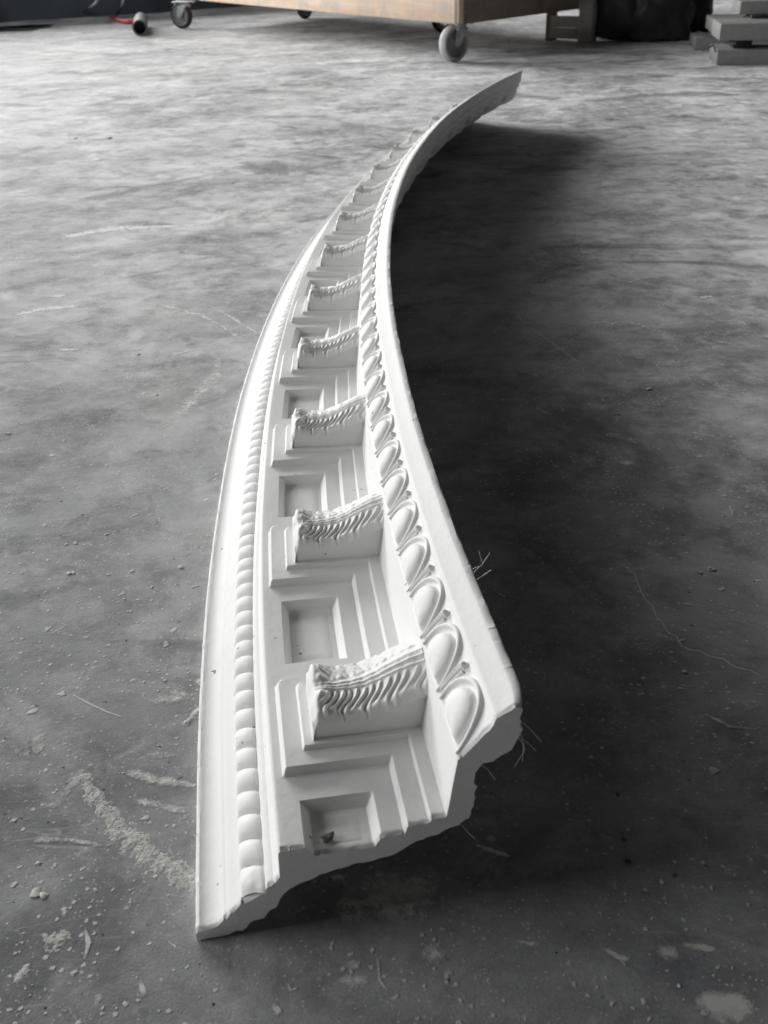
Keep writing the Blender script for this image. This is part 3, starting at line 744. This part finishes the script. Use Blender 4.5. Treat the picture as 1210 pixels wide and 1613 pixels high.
blob(1140, 1583, 14, 9, .62); blob(1145, 1600, 10, 5, .4); blob(1052, 1500, 6, 5.5, .40); mark([(1070, 1487, 2), (1100, 1492, 2.6), (1135, 1497, 2)], amp=.42); mark([(1165, 1492, 2), (1175, 1484, 1.5)], amp=.45)
mark([(950, 1493, 1), (975, 1508, 2), (995, 1515, 2.5)], amp=.42); mark([(805, 1480, 1), (850, 1490, 1.8)], amp=.38)
mark([(740, 1328, 1.2), (780, 1342, 2.2), (812, 1352, 1.8)], amp=.42)
blob(640, 1400, 26, 16, .36); blob(600, 1430, 32, 12, .32); blob(560, 1390, 24, 10, .24); blob(683, 1500, 7, 7, .34); blob(560, 1545, 9, 5, .36); blob(556, 1520, 4, 3, .32); mark([(595, 1510, .6), (598, 1545, 1.2), (610, 1560, .8)], amp=.4)
mark([(450, 1545, .6), (458, 1560, 1), (470, 1556, .7)], amp=.4); mark([(430, 1580, 2), (440, 1600, 2)], amp=.5)
mark([(132, 1455, .6), (140, 1485, 1.6), (132, 1515, .8)], amp=.42); mark([(260, 1478, .6), (285, 1500, 1.1)], amp=.4); mark([(222, 1545, 1), (228, 1570, 2)], amp=.45)
mark([(185, 1210, 3), (240, 1228, 5), (318, 1240, 2)], amp=.30); mark([(210, 1262, 3), (262, 1270, 4), (305, 1278, 3)], amp=.30); blob(245, 1190, 12, 4, .22); blob(270, 1098, 16, 8, .26)
mark([(50, 1275, 2), (90, 1265, 5), (140, 1200, 3)], amp=.2); mark([(40, 1325, 2), (90, 1322, 2.5), (160, 1330, 1.4)], amp=.25)
mark([(20, 1180, 8), (60, 1165, 10), (10, 1210, 5)], amp=.18)
mark([(840, 640, 2), (870, 655, 4)], amp=.3); mark([(945, 680, 7), (985, 690, 9), (1040, 705, 4)], amp=.18); blob(985, 730, 9, 6, .32); mark([(1148, 795, 1.5), (1155, 812, 1.5)], amp=.4)
mark([(775, 925, 3), (800, 945, 4)], amp=.25); mark([(1045, 1025, 1), (1070, 1030, 2)], amp=.35); mark([(920, 1032, .6), (948, 1036, .9)], amp=.4); mark([(995, 1010, .7), (1020, 1018, .8)], amp=.3)
mark([(860, 985, .8), (900, 1000, .6), (950, 1012, .5)], amp=.22); mark([(1060, 1078, .8), (1100, 1083, 1.2)], amp=.35); blob(1185, 1110, 9, 7, .26); mark([(1100, 1120, 1), (1150, 1145, 2), (1200, 1150, 1)], amp=.25)
mark([(965, 1120, 2), (1005, 1127, 1.6)], amp=.3); mark([(925, 510, 14), (1000, 512, 12), (1040, 515, 8)], amp=.16); mark([(1100, 470, 8), (1125, 466, 5)], amp=.35); mark([(1110, 530, 10), (1160, 545, 6)], amp=.2)
mark([(1080, 680, 2), (1130, 690, 3)], amp=.25); blob(905, 640, 10, 8, .15); mark([(700, 165, 22), (780, 172, 30), (830, 160, 20)], amp=.12)
mark([(160, 150, 22), (260, 152, 26)], amp=.3); mark([(20, 105, 40), (180, 100, 30), (330, 96, 40)], amp=.18); mark([(840, 345, 18), (920, 350, 10)], amp=.14)
# dark wet looking stains
M_WET = mat('damp_concrete', (.022, .023, .025), .25)[0]
def stain(px, py, rx, ry):
    c_ = at(px, py); v = [(c_.x, c_.y, .0012)]; n_ = 40
    for j in range(n_):
        a = 2*math.pi*j/n_; k_ = 1+.55*noise.noise(Vector((math.cos(a)*1.8+px, math.sin(a)*1.8, 0))); v.append((c_.x+rx*k_*math.cos(a), c_.y+ry*k_*math.sin(a), .0012))
    obj_from('damp_stain', mesh('damp_stain', v, [(0, 1+j, 1+(j+1) % n_) for j in range(n_)], M_WET), floor)
stain(18, 46, .22, .22); stain(50, 41, .12, .12)

# ------------------------------------------------------------ wooden trolley on castors
TC = Vector((.310, 3.879, 0)); TL = Vector((-.491, .871, 0)).normalized(); TS = Vector((.66, .751, 0)).normalized()
trol = empty('wooden_trolley', TC); tag(trol, 'low wooden trolley of pale boards on steel castors at the back', 'trolley')
ZB, ZT = .132, .214
def board(name, p, q, z0, z1, th, m_, inward, lab=None):
    """upright or flat board from p to q (world), thickness towards inward"""
    d = (q-p); L_ = d.length; d.normalize(); ang = math.atan2(d.y, d.x); side = 1 if d.cross(inward).z > 0 else -1
    bm = bmesh.new(); add_box(bm, 0, L_, 0 if side > 0 else -th, th if side > 0 else 0, z0, z1, .0015)
    o = obj_from(name, bm_mesh(name, bm, m_, 40), trol, p-TC, ang)
    if lab: o['label'] = lab
    return o
LL, SS = 2.45, .80
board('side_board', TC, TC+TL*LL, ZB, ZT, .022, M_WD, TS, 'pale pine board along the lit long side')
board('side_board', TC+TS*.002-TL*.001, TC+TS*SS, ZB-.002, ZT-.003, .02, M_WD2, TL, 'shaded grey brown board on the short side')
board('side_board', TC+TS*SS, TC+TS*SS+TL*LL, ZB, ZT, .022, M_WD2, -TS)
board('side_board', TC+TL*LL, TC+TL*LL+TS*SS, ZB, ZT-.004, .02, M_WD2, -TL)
for i in range(6):
    a0 = .0+i*SS/6+.002; a1 = (i+1)*SS/6-.003
    board('deck_board', TC+TS*a0+TL*.0, TC+TS*a0+TL*LL, ZT+.001, ZT+.019, (a1-a0)*TS.cross(TL).length, M_WD, TS)
for f in (.22, .5, .78):
    board('cross_bearer', TC+TL*LL*f+TS*.03, TC+TL*LL*f+TS*(SS-.03), ZB+.012, ZT-.002, .05, M_WD2, TL)
def castor(loc, yaw, tyre_m):
    bmw = bmesh.new()   # wheel: tread ring
    R_, W_ = .0615, .016
    prof = [(R_-.013, -W_), (R_-.004, -W_), (R_, -W_*.55), (R_+.001, 0), (R_, W_*.55), (R_-.004, W_), (R_-.013, W_)]
    n_ = 40; rings = []
    for j in range(n_):
        a = 2*math.pi*j/n_; rings.append([bmw.verts.new((r_*math.cos(a), y, r_*math.sin(a))) for r_, y in prof])
    for j in range(n_):
        for i in range(len(prof)-1): bmw.faces.new((rings[j][i], rings[j][i+1], rings[(j+1) % n_][i+1], rings[(j+1) % n_][i]))
    base = Vector(loc)-TC
    cas = obj_from('castor', None) if False else None
    bmp = bmesh.new(); add_box(bmp, -.05, .05, -.042, .042, ZB-.006, ZB-.0005, .001)
    add_tube(bmp, [(0, 0, ZB-.006), (0, 0, ZB-.020)], [.030, .026], 24)
    for sx in (-.036, .036):
        for sy in (-.03, .03): add_tube(bmp, [(sx, sy, ZB-.006), (sx, sy, ZB-.011)], .006, 6)
    pl = obj_from('castor', bm_mesh('castor', bmp, M_ZN, 35), trol, base, yaw)
    bmf = bmesh.new(); off = .022
    add_box(bmf, -.026, .026, -.026, .026, ZB-.026, ZB-.020, .001)
    for s in (-1, 1):
        y0, y1 = sorted((s*.021, s*.024)); vs = []
        for yy in (y0, y1): vs.append([bmf.verts.new((x, yy, z)) for x, z in ((-.026, ZB-.021), (.026, ZB-.021), (off+.013, .060), (off, .050), (off-.013, .060))])
        bmf.faces.new(vs[0][::-1]); bmf.faces.new(vs[1])
        for i in range(5): bmf.faces.new((vs[0][i], vs[0][(i+1) % 5], vs[1][(i+1) % 5], vs[1][i]))
    add_tube(bmf, [(off, -.028, .0625), (off, .028, .0625)], .007, 10)
    obj_from('fork', bm_mesh('fork', bmf, M_ZN, 35), pl)
    ty = obj_from('tyre', bm_mesh('tyre', bmw, tyre_m, 50), pl, (off, 0, .0625))
    bmr = bmesh.new(); n2 = 32; rs = []
    pr = [(.006, -.015), (.016, -.014), (.020, -.006), (.038, -.006), (.043, -.013), (.0485, -.0145), (.0485, .0145), (.043, .013), (.038, .006), (.020, .006), (.016, .014), (.006, .015)]
    for j in range(n2):
        a = 2*math.pi*j/n2; rs.append([bmr.verts.new((r_*math.cos(a), y, r_*math.sin(a))) for r_, y in pr])
    for j in range(n2):
        for i in range(len(pr)-1): bmr.faces.new((rs[j][i], rs[j][i+1], rs[(j+1) % n2][i+1], rs[(j+1) % n2][i]))
    obj_from('wheel', bm_mesh('wheel', bmr, M_RIM, 35), pl, (off, 0, .0625))
c1 = at(722, 97); c2 = at(294, 45)
castor((c1.x, c1.y, 0), math.radians(218), M_TY); castor((c2.x, c2.y, 0), math.radians(155), M_RB)
q = TC+TS*(SS-.1)+TL*.9; castor((q.x, q.y, 0), math.radians(20), M_RB)
q = TC+TS*(SS-.1)+TL*(LL-.12); castor((q.x, q.y, 0), math.radians(60), M_RB)

# ------------------------------------------------------------ grey crate right of the trolley
p1, p2 = at(862, 66), at(930, 68); cr = empty('wooden_crate', p1); tag(cr, 'grey weathered wooden crate corner standing right of the trolley', 'crate')
dd = (p2-p1); dl = dd.length; ang = math.atan2(dd.y, dd.x); cr.rotation_euler = (0, 0, ang)
for (x0, x1, z0, z1, y0, y1, nm, m_) in ((.0, dl-.059, .012, .052, .02, .04, 'slat', M_WD3), (.0, dl-.059, .054, .096, .02, .04, 'slat', M_WD3), (.0, dl-.059, .15, .205, .02, .04, 'slat', M_WD2), (dl-.058, dl, 0, .36, 0, .06, 'post', M_WD3),
                                     (-.03, -.001, 0, .36, .041, .09, 'post', M_WD2), (dl-.04, dl-.02, .02, .08, .062, .6, 'slat', M_WD3), (dl-.04, dl-.02, .13, .19, .062, .6, 'slat', M_WD3)):
    bm = bmesh.new(); add_box(bm, x0, x1, y0, y1, z0, z1, .002); obj_from(nm, bm_mesh(nm, bm, m_, 40), cr)

# ------------------------------------------------------------ dark heap of junk behind
def sack(px, py, sx, sy, sz, seed, lab):
    bm = bmesh.new(); bmesh.ops.create_icosphere(bm, subdivisions=4, radius=1)
    off = Vector((seed*3.1, 2.2, 9))
    for v in bm.verts:
        d = v.co.normalized(); k = 1+.28*noise.noise(d*1.6+off)+.16*abs(noise.noise(d*4.2+off))+.06*noise.noise(d*10+off)
        v.co = Vector((d.x*sx, d.y*sy, max(-.42, d.z)*sz))*k
    lo = min(v.co.z for v in bm.verts)
    for v in bm.verts: v.co.z -= lo
    p = at(px, py); p.y += sy*.8
    tag(obj_from('black_sack', bm_mesh('black_sack', bm, M_BLK, 45), None, p, seed), lab, 'sack', 'black sacks heaped at the back')
sack(985, 66, .17, .16, .20, 1, 'left black sack beside the grey crate')
sack(1035, 66, .15, .15, .17, 2, 'middle black sack in the dark heap')
sack(1078, 58, .13, .16, .22, 3, 'right black sack next to the steel beams')
sack(1000, 40, .3, .2, .32, 4, 'big black sack at the back of the heap')
def plank(a_, b_, wd_, th, m_, lab):
    a_, b_ = Vector(a_), Vector(b_); d = b_-a_; L_ = d.length; bm = bmesh.new(); add_box(bm, 0, L_, -wd_/2, wd_/2, -th/2, th/2, .002)
    o = obj_from('offcut', bm_mesh('offcut', bm, m_, 40), None, a_); o.rotation_euler = d.to_track_quat('X', 'Z').to_euler()
    tag(o, lab, 'offcut', 'wooden offcuts leaning in the dark heap')
a_ = at(1018, 52); b_ = at(1050, 64); plank((a_.x, a_.y, .012), (b_.x, b_.y, .012), .03, .02, M_WD3, 'thin grey lath lying at the foot of the black sacks')
a_ = at(1052, 45); plank((a_.x, a_.y-.1, .02), (a_.x+.02, a_.y+.05, .22), .05, .015, M_WD3, 'short grey board standing among the black sacks')
a_ = at(1062, 40); plank((a_.x-.25, a_.y-.3, .26), (a_.x+.14, a_.y-.25, .16), .09, .02, M_WD2, 'brown board lying slanted on top of the black sacks')
a_ = at(950, 40); plank((a_.x-.05, a_.y-.1, .17), (a_.x+.3, a_.y-.05, .20), .08, .02, M_WD3, 'grey board lying level behind the crate post')

for _i, (x_, y_, dx_, dz_, z0_, wd_, m_, lb_) in enumerate(((948, 52, .16, .10, .05, .06, M_WD2, 'short brown board leaning at the left of the black sacks'), (1010, 58, .12, -.05, .09, .03, M_WD3, 'thin pale lath slanting down across the middle sack'),
                                         (1088, 40, -.10, .14, .06, .035, M_WD3, 'upright grey lath between the black sacks and the steel beams'), (985, 30, .20, .02, .24, .05, M_WD2, 'brown board lying on top of the left black sack'), (1040, 60, .09, .02, .012, .04, M_WD2, 'small brown offcut on the floor before the middle sack'))):
    a_ = at(x_, y_); plank((a_.x, a_.y-.12, z0_), (a_.x+dx_, a_.y-.10, z0_+dz_), wd_, .015, m_, lb_)
# ------------------------------------------------------------ steel beams at the right
b0 = at(1130, 103); bd = Vector((.985, -.17, 0)).normalized(); bn_ = Vector((-bd.y, bd.x, 0)); bang = math.atan2(bd.y, bd.x)
def beam(dx, dy, z0, z1, L_, depth, lab, latch=None):
    p = b0+bd*dx+bn_*dy; e = empty('steel_beam', (p.x, p.y, 0), bang); tag(e, lab, 'beam', 'grey steel beams stacked at the right')
    bm = bmesh.new(); add_box(bm, 0, L_, 0, .004, z0, z1, .0008); add_box(bm, 0, L_, .0045, depth, z1-.004, z1-.0002, .0006); add_box(bm, 0, L_, .0045, depth, z0+.0002, z0+.004, .0006)
    obj_from('channel', bm_mesh('channel', bm, M_ST, 40), e)
    bm = bmesh.new(); add_box(bm, -.003, 0, .001, depth-.001, z0+.001, z1-.001, .0006); obj_from('end_plate', bm_mesh('end_plate', bm, M_ST, 40), e)
    bm = bmesh.new(); add_box(bm, 0, L_, depth, depth+.004, z0, z1, .0008); obj_from('channel', bm_mesh('channel', bm, M_ST, 40), e)
    if latch:
        bm = bmesh.new(); add_tube(bm, latch, .0035, 8); obj_from('latch', bm_mesh('latch', bm, M_ZN, 40), e)
    return e
beam(0, 0, .001, .046, 1.1, .22, 'lowest front steel beam of the stack at the right', [(-.008, .02, .04), (-.02, .0, .062), (-.055, -.015, .045)])
beam(.0, .005, .074, .124, 1.1, .22, 'front steel beam resting one level above the lowest', [(.0, .0, .07), (.03, -.008, .066), (.05, -.004, .067)])
beam(-.02, .48, .001, .045, 1.2, .20, 'rear steel beam on the floor behind the stack', [(.02, -.006, .05), (.05, -.008, .052)])
beam(.03, .46, .062, .108, 1.2, .20, 'rear steel beam raised above the floor', [(.1, -.006, .114), (.15, -.008, .113)])
beam(.09, .25, .135, .175, 1.1, .20, 'topmost steel beam of the stack')
for dx, dy, z0, z1, lab in ((.05, .05, .0465, .0735, 'front'), (.6, .05, .0465, .0735, 'far right front'), (.06, .52, .0455, .0615, 'rear')):
    p = b0+bd*dx+bn_*dy; bm = bmesh.new(); add_box(bm, 0, .06, 0, .12, z0, z1, .002)
    tag(obj_from('spacer_block', bm_mesh('spacer_block', bm, M_DK, 40), None, (p.x, p.y, 0), bang), 'dark wooden spacer block between the %s steel beams' % lab, 'block', 'spacer blocks between the beams')
p = b0+bd*.12+bn_*.2; bm = bmesh.new(); add_box(bm, 0, .06, 0, .12, .1245, .1345, .002)
tag(obj_from('spacer_block', bm_mesh('spacer_block', bm, M_DK, 40), None, (p.x, p.y, 0), bang), 'dark wooden spacer block under the topmost steel beam', 'block', 'spacer blocks between the beams')

# ------------------------------------------------------------ pipe, red strap, cable at the back left
p = at(222, 57); q = at(226, 24); q = p+(q-p).normalized()*.62; rp = .037
bm = bmesh.new(); n_ = 28; d = (q-p).normalized(); s_ = Vector((0, 0, 1)).cross(d); rows = []
for (pp, r_) in ((p+d*.10, rp-.008), (p, rp-.008), (p, rp), (q, rp), (q, rp-.008)):
    rows.append([bm.verts.new(pp+Vector((0, 0, rp+.0003))+(s_*math.cos(2*math.pi*k/n_)+Vector((0, 0, 1))*math.sin(2*math.pi*k/n_))*r_) for k in range(n_)])
for a_, b_ in zip(rows, rows[1:]):
    for k in range(n_): bm.faces.new((a_[k], a_[(k+1) % n_], b_[(k+1) % n_], b_[k]))
bm.faces.new(rows[0])
tag(obj_from('pipe', bm_mesh('pipe', bm, M_PIPE, 40)), 'dark grey pipe lying with its open end towards the camera', 'pipe')
def cable(pts, r_, m_, name, lab, cat):
    P_ = [Vector(x) for x in pts]; out = []
    for i in range(len(P_)-1):
        p0, p1_, p2_, p3 = P_[max(0, i-1)], P_[i], P_[i+1], P_[min(len(P_)-1, i+2)]
        for s in range(8):
            t_ = s/8; out.append(.5*((2*p1_)+(-p0+p2_)*t_+(2*p0-5*p1_+4*p2_-p3)*t_**2+(-p0+3*p1_-3*p2_+p3)*t_**3))
    out.append(P_[-1]); bm = bmesh.new(); add_tube(bm, out, r_, 8); tag(obj_from(name, bm_mesh(name, bm, m_, 50)), lab, cat)
def f3(x, y, z): v_ = at(x, y, z); return (v_.x, v_.y, z)
cable([f3(176, 26, .012), f3(184, 31, .013), f3(198, 34, .014), f3(212, 33, .018), f3(219, 30, .03)], .013, M_RED, 'red_strap', 'red rubber strap lying beside the dark pipe', 'strap')
cable([f3(120, 24, .008), f3(135, 16, .05), f3(150, 6, .16), f3(156, -12, .3)], .006, M_BLK, 'cable', 'left thin dark cable rising along the back wall', 'cable')
cable([f3(183, 25, .01), f3(190, 14, .06), f3(194, 2, .18), f3(196, -14, .32)], .006, M_BLK, 'cable', 'right thin dark cable rising behind the red strap', 'cable')
cable([f3(60, 26, .008), f3(120, 21, .01), f3(170, 18, .01), f3(190, 15, .012)], .006, M_PIPE, 'cable', 'grey cable lying along the foot of the back wall', 'cable')
bm = bmesh.new(); crumb_bm(bm, .028, 77, .7); tag(obj_from('stone', bm_mesh('stone', bm, M_CHIP, 50), None, at(121, 26)), 'grey stone at the foot of the dark back wall', 'stone')
bpy.context.view_layer.update()
